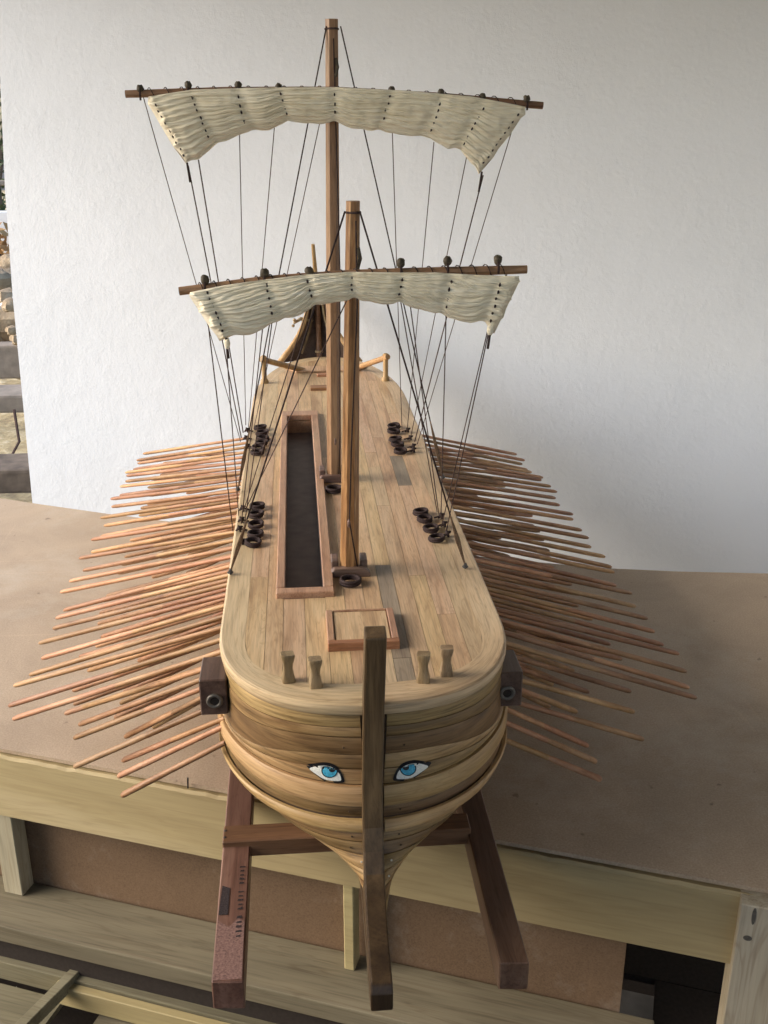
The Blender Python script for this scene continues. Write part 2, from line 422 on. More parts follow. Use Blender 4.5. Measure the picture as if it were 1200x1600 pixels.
lw = MB().prism([(-1.45, -2.2, 0), (-1.27, -2.2, 0), (-1.27, .45, 0), (-1.45, .45, 0)], (0, 0, 1.5)).build('shade_wall_left', 'shade_wall'); lw['kind'] = 'structure'  # unseen wall, added to block light from the near left
bw_ = MB().prism([(-1.45, -2.38, 0), (1.93, -2.38, 0), (1.93, -2.201, 0), (-1.45, -2.201, 0)], (0, 0, 1.1)).build('shade_wall_back', 'shade_wall'); bw_['kind'] = 'structure'  # unseen parapet, added to cut the light from behind the camera

# things in the yard, seen in the strip left of the wall
def yard_beam(px_y0, px_y1, D, mat, label, thick=.25, cat='beam', xr=(-2.2, -.6)):
    a = at(20, px_y0, D); c2 = at(20, px_y1, D)
    o = MB().box((a.x + xr[0], D, c2.z), (a.x - xr[1], D + thick, a.z)).build('timber_beam' if cat == 'beam' else cat, mat, bevel=.01, org=(a.x, D, c2.z))
    tag(o, label, cat); return o
yard_beam(735, 772, 3.3, 'board_dark', 'dark weathered timber lying lowest in the strip left of the wall', .2)
yard_beam(618, 646, 4.1, 'board_grey', 'grey timber kerb above the dry grass left of the wall', .2)
yard_beam(540, 592, 5.2, 'board_grey', 'broad grey board on edge in the middle of the yard', .12)
yard_beam(330, 402, 6.6, 'white_sheet', 'white sheet of board standing bright in the yard', .06, 'board')
yard_beam(282, 290, 6.9, 'board_grey', 'thin pale rail high in the yard behind the wall edge', .06)
def rock(x, y, z, r, label):
    mb = MB(); rn, seg = 7, 10
    rings = []
    for i in range(1, rn):
        p = math.pi * i / rn
        rings.append([V((x, y, z)) + V((math.sin(p) * math.cos(6.283 * j / seg), math.sin(p) * math.sin(6.283 * j / seg), math.cos(p) * .8)) * r * (1 + .35 * noise.noise(V((i * 1.3, j * .9, x * 7)))) for j in range(seg)])
    mb.loft(rings); tag(mb.build('boulder', 'stone', org=(x, y, z), smooth=True, angle=.6), label, 'rock', 'boulders in the yard')
for (px, py, D, r, lb) in ((6, 450, 5.9, .17, 'brown boulder just below the white board'), (22, 500, 5.6, .18, 'dark boulder above the grey board in the yard'), (-8, 520, 5.6, .16, 'boulder at the far left edge in the yard strip'), (30, 560, 5.5, .12, 'small boulder against the wall edge behind the grey board'), (12, 425, 6.3, .12, 'small upper boulder in front of the white board')):
    p = at(px, py, D); rock(p.x, p.y, p.z, r, lb)
random.seed(5)
ORD = ['topmost', 'second', 'third', 'fourth', 'fifth', 'sixth', 'seventh', 'eighth', 'ninth', 'tenth', 'eleventh', 'twelfth', 'thirteenth', 'lowest']
for k in range(14):
    q = at(random.uniform(-6, 34), 412 + k * 13, random.uniform(4.9, 6.3))
    rock(q.x, q.y, q.z, random.uniform(.03, .08), '%s small stone%s in the rubble left of the wall' % (ORD[k], '' if k in (0, 13) else ' from the top'))
# thin bare branch and a dark shrub
br = MB().tube([at(-10, 485, 5.2), at(8, 474, 5.2), at(24, 466, 5.2)], .012).build('branch', 'white_sheet', org=at(-10, 485, 5.2)); tag(br, 'thin pale stick leaning across the boulders in the yard', 'stick')
br = MB().tube([at(8, 770, 3.9), at(14, 720, 3.95), at(30, 690, 4), at(22, 640, 4.05)], .006).build('branch', 'rope', org=at(8, 770, 3.9)); tag(br, 'dark wiry twig hanging over the dry grass', 'twig')
def shrub(name, cx, cy, z0, h, rad, nl, label, mat='leaf'):
    t = thing(name, label, 'shrub', (cx, cy, z0))
    tr = MB(); 
    for k in range(5):
        a = k * 1.3; tr.tube([(cx, cy, z0), (cx + .1 * rad * math.cos(a), cy + .1 * rad * math.sin(a), z0 + h * .3), (cx + .5 * rad * math.cos(a), cy + .5 * rad * math.sin(a), z0 + h * .75)], [.03, .02, .008])
    tr.build('trunk', 'board_dark', t)
    lf = MB()
    for k in range(nl):
        a = random.uniform(0, 6.283); rr = rad * random.random() ** .5; zz = z0 + h * random.uniform(.1, 1) ** .9
        c2 = V((cx + rr * math.cos(a), cy + rr * math.sin(a), zz)); u = V((random.uniform(-1, 1), random.uniform(-1, 1), random.uniform(-1, 1))).normalized(); q = u.orthogonal().normalized()
        L = random.uniform(.05, .10)
        lf.add([c2, c2 + u * L * .5 + q * L * .25, c2 + u * L, c2 + u * L * .5 - q * L * .25], [(0, 1, 2, 3)])
    lf.build('crown', mat, t)
p = at(-20, 300, 8.2); shrub('shrub', p.x, 8.2, .0, 3.6, .9, 3800, 'dark leafy shrub filling the yard above the white board')
p = at(0, 412, 5.9); shrub('shrub', p.x - .05, 6.3, p.z - .25, .42, .22, 260, 'dry orange leafed shrub just under the white board', 'dry_leaf')
p = at(-60, 200, 11); shrub('shrub', p.x, 11, .2, 4.8, 1.6, 5000, 'tall green shrub farthest back in the yard')

# ================================================================== WORKBENCH
P0 = V((-.164, 1.034, 0)); U = V((.876, -.338, 0)).normalized(); Nn = V((-U.y, U.x, 0))     # along the front edge / into the table
if Nn.y < 0: Nn = -Nn
Z = V((0, 0, 1))
def tp(u, n2, z): return P0 + U * u + Nn * n2 + Z * z
TT = .75
bench = thing('workbench', 'low workbench with hardboard top and pale pine apron under the ship', 'table', tp(0, 0, 0))
# top: front edge follows the apron, back edge as seen (slightly bowed board)
backpts = [atz(*p, TT) for p in ((1330, 898), (1200, 896), (1060, 893), (930, 887), (700, 865), (450, 838), (170, 803), (50, 786), (-120, 760))]
poly = [tp(-.62, .008, TT - .005), tp(.80, .008, TT - .005)] + [p - Z * .005 for p in backpts]
o = MB().prism(poly, (0, 0, .005)).build('table_top', 'hardboard_top', bench)
# apron boards (front) - slightly irregular upper edge
ap = MB(); K = 90; rings = []
for i in range(K + 1):
    u = -.62 + i * (.6085 + .62 - .0) / K
    j = .0012 * noise.noise(V((u * 60, 0, 0))) + .0008 * noise.noise(V((u * 190, 3, 0)))
    rings.append([tp(u, 0, TT - .098), tp(u, .022, TT - .098), tp(u, .022, TT - .0075), tp(u, .009, TT - .0072 + j), tp(u, .003, TT - .0055 + j * 1.5), tp(u, 0, TT - .009 + j * 1.5)])
ap.loft(rings).build('apron', 'pine', bench)
MB().obox(tp(.664, 0, TT - .098), U * .2, Nn * .022, Z * .092).build('apron', 'pine', bench)
# legs and posts
def post(u0, u1, n0, n1, z0, z1, mat='pine_post'): return MB().obox(tp(u0, n0, z0), U * (u1 - u0), Nn * (n1 - n0), Z * (z1 - z0)).build('leg', mat, bench, bevel=.0012)
lp = atz(20, 1250, .655); uL = (lp - P0).dot(U)
post(-.335, -.306, .004, .03, .52, TT - .098)
post(.150, .163, .004, .026, .52, TT - .098, 'pine')
lr = post(.588, .664, -.014, .04, .0, TT - .006, 'pine_post')
post(-.60, -.56, .0, .04, 0, TT - .098)
for u in (-.58, .61): post(u, u + .05, .68, .73, 0, TT - .006)
# recessed brown panels between the posts
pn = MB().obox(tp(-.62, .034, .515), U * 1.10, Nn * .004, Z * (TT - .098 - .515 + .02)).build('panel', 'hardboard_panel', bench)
MB().obox(tp(-.62, .60, .0), U * 1.3, Nn * .004, Z * (TT - .006)).build('shade_back', 'void_shade', bench)  # near-black sheet at the rear, stands in for shade inside the bench
MB().obox(tp(-.62, .045, .515), U * 1.02, Nn * .010, Z * .006).build('panel_strip', 'crevice', bench)
# lower shelf board in front of the panel
MB().obox(tp(-.64, -.052, .494), U * 1.16, Nn * .084, Z * .026).build('shelf_board', 'pine_grey', bench, bevel=.002)
MB().obox(tp(-.64, .036, .49), U * .95, Nn * .10, Z * .026).build('shelf_board', 'pine_grey', bench, bevel=.002)
MB().obox(tp(-.64, -.040, 0), U * 1.245, Nn * .01, Z * .494).build('shade_front', 'void_shade', bench)  # dark sheet standing in for the shade below the shelf
MB().obox(tp(.30, .137, .47), U * .31, Nn * .455, Z * .01).build('shade_floor', 'void_shade', bench)  # dark sheet painted as the shade in the open right bay
MB().obox(tp(.5202, -.20, .47), U * .089, Nn * .335, Z * .01).build('shade_floor', 'void_shade', bench)  # second dark sheet for the same shade, nearer the front
# stains / bolt marks on the right leg
for (px, py, rx, rz) in ((1178, 1432, .0022, .011), (1168, 1466, .0045, .0035)):
    d = ray(px, py); pl = tp(.61, -.0145, 0); t = (pl - CAM).dot(Nn) / d.dot(Nn); c2 = CAM + d * t
    MB().add([c2 + U * rx * math.cos(a * .5236) + Z * rz * math.sin(a * .5236) for a in range(12)], [tuple(range(12))]).build('stain', 'pewter', bench)
# nail in the front edge
nb = tp((atz(297, 1222, TT) - P0).dot(U), .004, TT); 
tag(MB().tube([nb + V((0, 0, -.004)), nb + V((.001, -.001, .011))], .0011).build('nail', 'nail', org=nb), 'small dark nail sticking up from the table front edge left of the ship', 'nail')

# lower crate in the foreground
cr = thing('crate_frame', 'low crate frame of grey boards and a slat at the bottom left corner', 'crate', tp(0, -.1, .40))
zc = .455
b0, b1 = atz(0, 1482, zc), atz(400, 1582, zc)
Uc = (b1 - b0).normalized(); Nc = V((-Uc.y, Uc.x, 0))
def cp(u, n2, z): return b0 + Uc * u + Nc * n2 + Z * (z - zc)
MB().obox(cp(-.25, -.020, zc - .03), Uc * 1.15, Nc * .020, Z * .03).build('rail', 'pine_grey', cr, bevel=.0015)
MB().obox(cp(.103, -.032, zc - .034), Uc * .8, Nc * .0115, Z * .03).build('batten', 'pine', cr, bevel=.001)
MB().obox(cp(.165, -.2, zc - .045), Uc * .8, Nc * .175, Z * .008).build('board', 'pine_grey', cr)
MB().obox(cp(-.25, -.095, zc - .04), Uc * .36, Nc * .07, Z * .008).build('board', 'pine_grey', cr)
MB().obox(cp(-.3, -.35, zc - .20), Uc * 1.3, Nc * .35, Z * .01).build('shade_base', 'void_shade', cr)  # dark sheet put in as the shade at the crate bottom
s0, s1 = atz(120, 1512, zc + .006), atz(20, 1612, zc + .006)
dS = (s1 - s0).normalized(); nS = V((-dS.y, dS.x, 0))
MB().obox(s0 - nS * .007 - Z * .018, dS * .2, nS * .014, Z * .018).build('slat', 'pine_grey', cr, bevel=.001)
for k in range(9):
    q = atz(random.uniform(-10, 45), random.uniform(1548, 1590), zc - .036); d = V((random.uniform(-1, 1), random.uniform(-.3, .3), 0)).normalized() * random.uniform(.006, .014)
    MB().add([q, q + d, q + d * .6 + V((.001, .003, 0))], [(0, 1, 2)]).build('splinter', 'chip_light', cr)

# ================================================================== STAND
SO = V((0, 1.3, TT))
stand = thing('ship_stand', 'dark reddish wooden stand of two long rails with crossbars under the hull', 'stand', SO)
zr = .782
def rail(x_front, x_back, wdt, lab=None):
    r = MB().prism([(x_front, .713, .7505), (x_front + wdt, .711, .7505), (x_back + wdt, 1.95, .7505), (x_back, 1.95, .7505)], (0, 0, zr - .7505))
    o = r.build('rail', 'rail_mahogany', stand, bevel=.0012)
    return o
rl = rail(-.1500, -.1580, .0285); rr_ = rail(.1085, .1160, .0270)
for yb in (.895, 1.25, 1.6):
    MB().box((-.1515, yb, .768), (.1125, yb + .028, zr + .0065)).build('crossbar', 'crossbar_wood', stand, bevel=.0012)
# chalky bare end and faded stamped marks on the left rail
MB().add([(-.1488, .7145, zr + .0003), (-.1232, .7145, zr + .0003), (-.1238, .785, zr + .0003), (-.1300, .79, zr + .0003), (-.138, .779, zr + .0003), (-.1494, .788, zr + .0003)], [(0, 1, 2, 3, 4, 5)]).build('bare_patch', 'pink_chalk', stand)
for k in range(17):
    y = .765 + k * .0060
    wd2 = random.uniform(.0035, .006)
    if k in (5, 11): continue
    MB().add([(-.1290 - wd2 * .5, y, zr + .0006), (-.1290 + wd2 * .5, y + .0004, zr + .0006), (-.1290 + wd2 * .5, y + random.uniform(.0015, .0042), zr + .0006), (-.1290 - wd2 * .4, y + random.uniform(.0015, .0035), zr + .0006)], [(0, 1, 2, 3)]).build('stamp_mark', 'ink', stand)
MB().add([(-.1490, .795, zr + .0006), (-.1400, .795, zr + .0006), (-.1400, .832, zr + .0006), (-.1478, .836, zr + .0006)], [(0, 1, 2, 3)]).build('stamp_mark', 'ink', stand)
for y in (.903, .914): MB().blob((-.149, y, zr + .0065), (.0018, .0018, .0008)).build('bolt', 'nail', stand)

# ================================================================== SHIP
ship = thing('ship_model', 'wooden model of an ancient oared galley with two masts, furled sails and painted eyes', 'model ship', (0, 1.4, zr + .0065))
DK = 1.0175
# z: nose y, half breadth, bow length, exponent
HT = [(.795, .655, .0095, .40, 1.2), (.812, .664, .017, .40, 1.2), (.83, .682, .030, .36, 1.2), (.85, .722, .058, .28, 1.35), (.865, .742, .090, .23, 1.65), (.88, .757, .124, .20, 1.95),
      (.893, .762, .139, .18, 2.0), (.906, .767, .1465, .17, 2.0), (.9375, .772, .147, .17, 2.0), (.968, .777, .143, .165, 2.2), (1.0, .781, .1405, .16, 2.35), (1.03, .781, .1405, .16, 2.35)]
YS, YE = 1.90, 2.22
def hull_pt(z, t, off=0.0, sd_=1):
    """t 0..1 bow curve, 1..2 straight, 2..3 stern curve"""
    nose, B, R, n_ = lerp_tab(HT, z)
    if t <= 1:
        a = t * math.pi / 2; e = 2 / n_
        x = B * max(0, math.sin(a)) ** e; y = nose + R * (1 - max(0, math.cos(a)) ** e)
        nx, ny = math.sin(a) + 1e-6, -math.cos(a)
    elif t <= 2:
        x = B; y = nose + R + (YS - nose - R) * (t - 1); nx, ny = 1, 0
    else:
        a = (t - 2) * math.pi / 2; x = B * math.cos(a) ** .9; y = YS + (YE - .25 * (1.02 - z) - YS) * math.sin(a); nx, ny = math.cos(a), math.sin(a)
    l = math.hypot(nx, ny)
    return V((sd_ * (x + nx / l * off), y + ny / l * off, z))
TS = [.0] + [i / 28 for i in range(1, 29)] + [1 + i / 8 for i in range(1, 9)] + [2 + i / 8 for i in range(1, 8)] + [2.96]
def bound(z0, zs):
    return lambda t: z0 + (zs - z0) * sm(.15, .75, t)
def strake(z_top, z_bot, mat, off0=0.0, bulge=.0016, side=1, name='hull_plank', th=.003, gap=.00042, top_in=0, kk=5):
    rings = []
    for t in TS:
        zt, zb = z_top(t) - gap, z_bot(t) + gap
        if t == 0: tt = .035
        else: tt = max(t, .035)
        ring = []
        for i in range(kk + 1):
            f = i / kk; z = zt + (zb - zt) * f
            ring.append(hull_pt(z, tt, off0 + bulge * (1 - (2 * f - 1) ** 4), side))
        ring.append(hull_pt(zb, tt, off0 - th, side)); ring.append(hull_pt(zt, tt, off0 - th, side))
        rings.append(ring)
    o = MB().loft(rings).build(name, mat, ship, smooth=True, angle=.7)
    k_ = len(rings[0]); arc = [0]
    for p, q in zip(rings, rings[1:]): arc.append(arc[-1] + (q[0] - p[0]).length)
    set_uv(o, lambda i: (arc[i // k_] + side * .7 + z_top(0) * 9, rings[i // k_][i % k_].z + .02 * (i % k_ > kk)))
    return o
BD = [bound(1.0055, 1.0055), bound(.9935, .990), bound(.984, .974), bound(.967, .945), bound(.953, .9415), bound(.9385, .938), bound(.9185, .920), bound(.907, .907), bound(.8955, .8955),
      bound(.886, .886), bound(.876, .876), bound(.866, .866), bound(.856, .856), bound(.845, .845), bound(.83, .83), bound(.812, .812)]
SM = [('hull_olive', .0004), ('hull_olive', .0002), ('hull_brown', .0), ('hull_brown', -.0006), ('hull_olive', -.0004), ('wale_light', .0022), ('hull_brown', -.0008), ('wale_light', .0034),
      ('hull_olive', -.0004), ('hull_brown', -.0004), ('hull_olive', -.0004), ('hull_olive', -.0004), ('hull_brown', -.0004), ('hull_olive', -.0004), ('hull_olive', -.0004)]
strakes = []
for side in (-1, 1):
    for k, (m_, of) in enumerate(SM):
        if side == 1 and k in (1, 3): m_ = 'hull_olive' if m_ == 'hull_brown' else 'hull_brown'
        wale = m_ == 'wale_light'
        strakes.append(strake(BD[k], BD[k + 1], m_, of, .0020 if wale else .0006, side, 'wale' if wale else 'hull_plank'))
# inner shell behind the plank joints
for side in (-1, 1):
    rings = [[hull_pt(z, max(t, .02), -.0022, side) for z in (1.004, .98, .95, .92, .90, .88, .865, .85, .83, .81)] for t in TS]
    MB().loft(rings, caps=False, closed=False).build('hull_shell', 'crevice', ship, smooth=True)
for side in (-1, 1):
    for k, z in enumerate((.9745, .960, .946, .928, .913, .901, .891, .881, .872, .862)):
        if k in (1, 2, 3): continue
        p = hull_pt(z, .10 + .02 * (k % 2), .0012 if k not in (3, 5) else .0042, side)
        MB().blob(p, (.0010, .0008, .0010), 6, 4).build('peg', 'stitch_peg' if k < 8 else 'chip_light', ship)
# stem post and keel
prof = [(.760, 1.092), (.7635, 1.02), (.7615, .96), (.7585, .93), (.7545, .905), (.7475, .885), (.7365, .869), (.7205, .858), (.70, .850), (.676, .8435), (.655, .8385), (.6450, .8360), (.6405, .829), (.6405, .812), (.650, .806), (.75, .797), (.88, .7895), (1.5, .7895), (2.05, .792), (2.10, .85), (2.05, .83), (1.5, .83), (.86, .835), (.80, .86), (.785, .90), (.784, .97), (.783, 1.02), (.7795, 1.094)]
mbs = MB().prism([(-.0115, y, z) for y, z in prof], (.0185, 0, 0))
mbs.v = [p + V((.0035 * sm(.95, 1.09, p.z) - .002 * sm(.8, .66, p.y), 0, 0)) for p in mbs.v]
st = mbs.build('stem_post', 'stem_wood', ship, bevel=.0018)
# deck: outline functions
def deck_out(x):
    B, R, n_, nose = .1435, .16, 2.35, .7775
    f = min(1, abs(x) / B); return nose + R * (1 - (1 - f ** n_) ** (1 / n_))
def deck_pts(B, R, n_, nose, ys, ye, k=22, x0=0):
    pts = []
    for i in range(k + 1):
        a = i / k * math.pi / 2; pts.append((B * math.sin(a) ** (2 / n_), nose + R * (1 - math.cos(a) ** (2 / n_))))
    for i in range(1, 12): pts.append((B, nose + R + (ys - nose - R) * i / 12))
    for i in range(k + 1):
        a = i / k * math.pi / 2; pts.append((B * math.cos(a) ** .9, ys + (ye - ys) * math.sin(a)))
    return pts
outer = deck_pts(.1435, .16, 2.35, .7775, 1.86, 2.24)
inner = deck_pts(.1175, .105, 2.6, .815, 1.86, 2.205)
def side_ring(pts, s): return [(s * x, y) for x, y in pts]
for s in (-1, 1):
    rings = []
    for (ox, oy), (ix, iy) in zip(outer, inner):
        dx, dy = ox - ix, oy - iy; l = math.hypot(dx, dy) or 1; dx, dy = dx / l, dy / l
        rings.append([V((s * ix, iy, DK - .004)), V((s * ix, iy, DK)), V((s * (ox - dx * .003), oy - dy * .003, DK)), V((s * (ox - dx * .0008), oy - dy * .0008, DK - .0012)), V((s * ox, oy, DK - .0035)), V((s * ox, oy, DK - .008)), V((s * (ox - dx * .0015), oy - dy * .0015, DK - .011)), V((s * (ox - dx * .010), oy - dy * .010, DK - .0115))])
    # two boards per side: bow board and long side board
    cut = 30
    arc = [0]
    for p, q in zip(rings, rings[1:]): arc.append(arc[-1] + (q[2] - p[2]).length)
    wid = [0, .004, .026, .029, .032, .037, .040, .048]
    for a_, b_, m_ in ((0, cut, 'margin_wood'), (cut, len(rings) - 1, 'margin_wood')):
        o = MB().loft(rings[a_:b_ + 1]).build('deck_margin', m_, ship, smooth=True, angle=.5)
        set_uv(o, lambda i: (arc[a_ + i // 8] + s, wid[i % 8]))
# under-deck
ub = [(x, y) for x, y in outer[:-1]]
poly = [(x * .985, y + .003) for x, y in ub] + [(-x * .985, y + .003) for x, y in reversed(ub[1:])]
# leave the opening for the long hatch: four pieces of underlay
HX0, HX1, HY0, HY1 = -.0785, -.0370, 1.015, 1.727
def inner_y0(x):
    f = min(1, abs(x) / .1175); return .815 + .105 * (1 - (1 - f ** 2.6) ** (1 / 2.6))
def inner_y1(x):
    f = min(1, abs(x) / .1175); a = math.acos(min(1, f ** (1 / .9))); return 1.86 + (2.205 - 1.86) * math.sin(a)
def plank_poly(x0, x1, ya, yb, g=.0002, K=6):
    x0 += g; x1 -= g; pts = []
    for i in range(K + 1):
        x = x0 + (x1 - x0) * i / K; pts.append((x, max(ya + g, inner_y0(x) + g)))
    for i in range(K, -1, -1):
        x = x0 + (x1 - x0) * i / K; pts.append((x, min(yb - g, inner_y1(x) - g)))
    return pts
def deck_plank(x0, x1, ya, yb, mat, dz=0.0):
    lo = max(min(inner_y0(x0), inner_y0(x1)), ya); 
    if yb - lo < .01: return
    pp = plank_poly(x0, x1, ya, yb)
    MB().prism([(x, y, DK - .0045) for x, y in pp], (0, 0, .0042 + dz)).build('deck_plank', mat, ship)
xs = [-.1175, -.0975, -.0800, -.0578, -.0355, -.0150, .0060, .0245, .0420, .0600, .0790, .0985, .1175]
mats_seq = {0: ['deck_yellow', 'deck_pink', 'deck_pale'], 1: ['deck_tan', 'deck_yellow', 'deck_yellow'], 2: ['deck_pink', 'deck_tan', 'deck_yellow'], 3: ['deck_yellow', 'deck_tan', 'deck_yellow'],
            4: ['deck_yellow', 'deck_yellow', 'deck_tan'], 5: ['deck_tan', 'deck_pink', 'deck_yellow'], 6: ['deck_pale', 'deck_tan', 'deck_yellow'], 7: ['deck_tan', 'deck_pale', 'deck_yellow'],
            8: ['deck_pink', 'deck_pale', 'deck_yellow'], 9: ['deck_yellow', 'deck_tan', 'deck_pink'], 10: ['deck_tan', 'deck_pink', 'deck_yellow'], 11: ['deck_pale', 'deck_tan', 'deck_yellow']}
joints = {0: [1.06, 1.62], 1: [1.35, 1.85], 2: [1.0], 3: [1.0], 4: [.965, 1.5], 5: [1.02, 1.55, 1.95], 6: [.90, 1.40, 1.8], 7: [.86, 1.082, 1.7], 8: [1.28, 1.447, 1.52, 1.9], 9: [1.05, 1.6], 10: [.95, 1.36, 1.50, 2.0], 11: [1.2, 1.75]}
for k in range(12):
    ys = [.70] + joints[k] + [2.3]
    for i in range(len(ys) - 1):
        ya, yb = ys[i], ys[i + 1]
        m_ = mats_seq[k][i % 3]
        if k == 7 and i in (0, 1): m_ = 'deck_grey'
        if k == 7 and i == 0: m_ = 'deck_grey'
        if k == 10 and abs(ya - 1.36) < .001: m_ = 'deck_grey'
        if k == 8 and abs(ya - 1.447) < .001: m_ = 'deck_pink'
        if k in (2, 3):           # cut by the hatch
            if ya >= 1.0: ya = HY1 + .003
            else: yb = min(yb, HY0 - .003)
        deck_plank(xs[k], xs[k + 1], ya, yb, m_, random.uniform(0, .0003))
def under(x0, x1, y0, y1):
    pp = [(x, max(y0, deck_out(x) + .004)) for x in [x0 + (x1 - x0) * i / 10 for i in range(11)]] + [(x1, y1), (x0, y1)]
    MB().prism([(x, y, DK - .012) for x, y in pp], (0, 0, .0070)).build('deck_bed', 'bed_wood', ship)
under(-.138, HX0 - .0005, .78, 2.0); under(HX1 + .0005, .138, .78, 2.0); under(HX0, HX1, .78, HY0 - .001)
MB().prism([(HX0, HY1 + .001, DK - .012), (HX1, HY1 + .001, DK - .012), (HX1, 2.0, DK - .012), (HX0, 2.0, DK - .012)], (0, 0, .007)).build('deck_bed', 'crevice', ship)
MB().prism([(x, y, DK - .012) for x, y in [(.136, 2.0), (.10, 2.10), (.05, 2.19), (0, 2.21), (-.05, 2.19), (-.10, 2.10), (-.136, 2.0)]], (0, 0, .007)).build('deck_bed', 'crevice', ship)
# long hatch
hz = DK + .0065
hatch = MB().box((HX0, HY0, DK - .028), (HX1, HY1, DK - .025)).build('hatch', 'dark_interior', ship)
MB().box((HX0 - .0095, HY0 - .0135, DK - .003), (HX1 + .0115, HY0, hz)).build('coaming', 'coaming', hatch, bevel=.001)
MB().box((HX0 - .0095, HY1, DK - .003), (HX1 + .0115, HY1 + .03, hz)).build('coaming', 'coaming', hatch, bevel=.001)
MB().box((HX0 - .0095, HY0 + .0003, DK - .003), (HX0, HY1 - .0003, hz + .0003)).build('coaming', 'coaming', hatch, bevel=.001)
MB().box((HX1, HY0 + .0003, DK - .003), (HX1 + .0115, HY1 - .0003, hz + .0003)).build('coaming', 'coaming', hatch, bevel=.001)
for (a_, b_) in (((HX0 - .003, HY0, DK - .05), (HX0, HY1, DK - .0045)), ((HX1, HY0, DK - .05), (HX1 + .003, HY1, DK - .0045)), ((HX0, HY1, DK - .05), (HX1, HY1 + .003, DK - .0045)), ((HX0, HY0 - .003, DK - .05), (HX1, HY0, DK - .0045))):
    MB().box(a_, b_).build('hatch_lining', 'dark_interior' if a_[1] < HY1 - .1 else 'coaming', hatch)
# small hatch with lid
sx0, sx1, sy0, sy1, sh = -.0365, .0330, .878, .953, .0085
lid = MB().box((sx0 + .0075, sy0 + .009, DK), (sx1 - .0075, sy1 - .003, DK + sh - .0018)).build('hatch_lid', 'deck_tan', ship, bevel=.0008)
for a_, b_ in (((sx0, sy0, DK - .001), (sx1, sy0 + .008, DK + sh)), ((sx0, sy0 + .0083, DK - .001), (sx0 + .0068, sy1, DK + sh - .0003)), ((sx1 - .0068, sy0 + .0083, DK - .001), (sx1, sy1, DK + sh - .0003)), ((sx0 + .0071, sy1 - .0025, DK - .001), (sx1 - .0071, sy1, DK + sh - .0005))):
    MB().box(a_, b_).build('frame', 'coaming_dark' if a_[1] < sy0 + .001 else 'coaming', lid, bevel=.0007)
# bollards on the bow
def bollard(x, y, yaw):
    prof = [(0, .0058), (.003, .0060), (.008, .0050), (.014, .0040), (.019, .0044), (.0235, .0056), (.027, .0062), (.0285, .0058)]
    rings = []
    for h, r in prof:
        c, s2 = math.cos(yaw), math.sin(yaw)
        sq = [(1, .72), (.72, 1), (-.72, 1), (-1, .72), (-1, -.72), (-.72, -1), (.72, -1), (1, -.72)]
        rings.append([V((x + (a * c - b_ * s2) * r, y + (a * s2 + b_ * c) * r * .85, DK + h)) for a, b_ in sq])
    MB().loft(rings).build('bollard', 'bollard_wood', ship, smooth=True, angle=.9)
for x, y, a in ((-.0745, .825, .15), (-.0500, .8135, .1), (.0480, .8145, -.15), (.0705, .8245, -.1)): bollard(x, y, a)
# outrigger boxes with eyelets
for s, x0, x1, zt in ((-1, -.1605, -.1345, .9975), (1, .1290, .1535, .992)):
    bx_ = MB().box((x0, .868, zt - .0385), (x1, .915, zt)).build('outrigger_box', 'dark_block', ship, bevel=.0012)
    c = V(((x0 + x1) / 2 + (.001 if s < 0 else -.003), .8675, zt - .0225))
    MB().torus(c, .0062, .0020, ax=(0, 1, 0), seg=20).build('eyelet', 'pewter', bx_, smooth=True)
    MB().prism([c + V((math.cos(a * .5236) * .0048, -.0004, math.sin(a * .5236) * .0048)) for a in range(12)], (0, .0008, 0)).build('eyelet_hole', 'void_shade', bx_)
# painted eyes laid on the planks
allv, allf = [], []
for o in strakes[:]:
    if abs(o.data.vertices[0].co.z) > 9: continue
    k0 = len(allv); allv += [v.co + V(o['_org']) for v in o.data.vertices]; allf += [tuple(i + k0 for i in p.vertices) for p in o.data.polygons]
bvh = BVHTree.FromPolygons([tuple(v) for v in allv], allf)
def on_hull(px, py, off):
    d = ray(px, py).normalized(); h = bvh.ray_cast(CAM, d)
    p = h[0] if h[0] is not None else at(px, py, .79)
    return p - V((d.x * .3, 1, -.1)).normalized() * off
def decal(pts, off, name, mat, parent, sub=4):
    # fan around centroid, subdivided radially so it follows the curved planks
    n_ = len(pts); cx = sum(p[0] for p in pts) / n_; cy = sum(p[1] for p in pts) / n_
    vs = [on_hull(cx, cy, off)]; fs = []
    for r_ in range(1, sub + 1):
        for p in pts: vs.append(on_hull(cx + (p[0] - cx) * r_ / sub, cy + (p[1] - cy) * r_ / sub, off))
    for i in range(n_): fs.append((0, 1 + i, 1 + (i + 1) % n_))
    for r_ in range(1, sub):
        for i in range(n_):
            a = 1 + (r_ - 1) * n_ + i; b_ = 1 + (r_ - 1) * n_ + (i + 1) % n_; fs.append((a, a + n_, b_ + n_, b_))
    return MB().add(vs, fs).build(name, mat, parent)
def smooth_loop(pts, k=4):
    out = []
    n_ = len(pts)
    for i in range(n_):
        p0, p1, p2, p3 = [pts[(i + j) % n_] for j in (-1, 0, 1, 2)]
        for j in range(k):
            t = j / k
            out.append(tuple(.5 * ((2 * p1[c]) + (-p0[c] + p2[c]) * t + (2 * p0[c] - 5 * p1[c] + 4 * p2[c] - p3[c]) * t * t + (-p0[c] + 3 * p1[c] - 3 * p2[c] + p3[c]) * t ** 3) for c in (0, 1)))
    return out
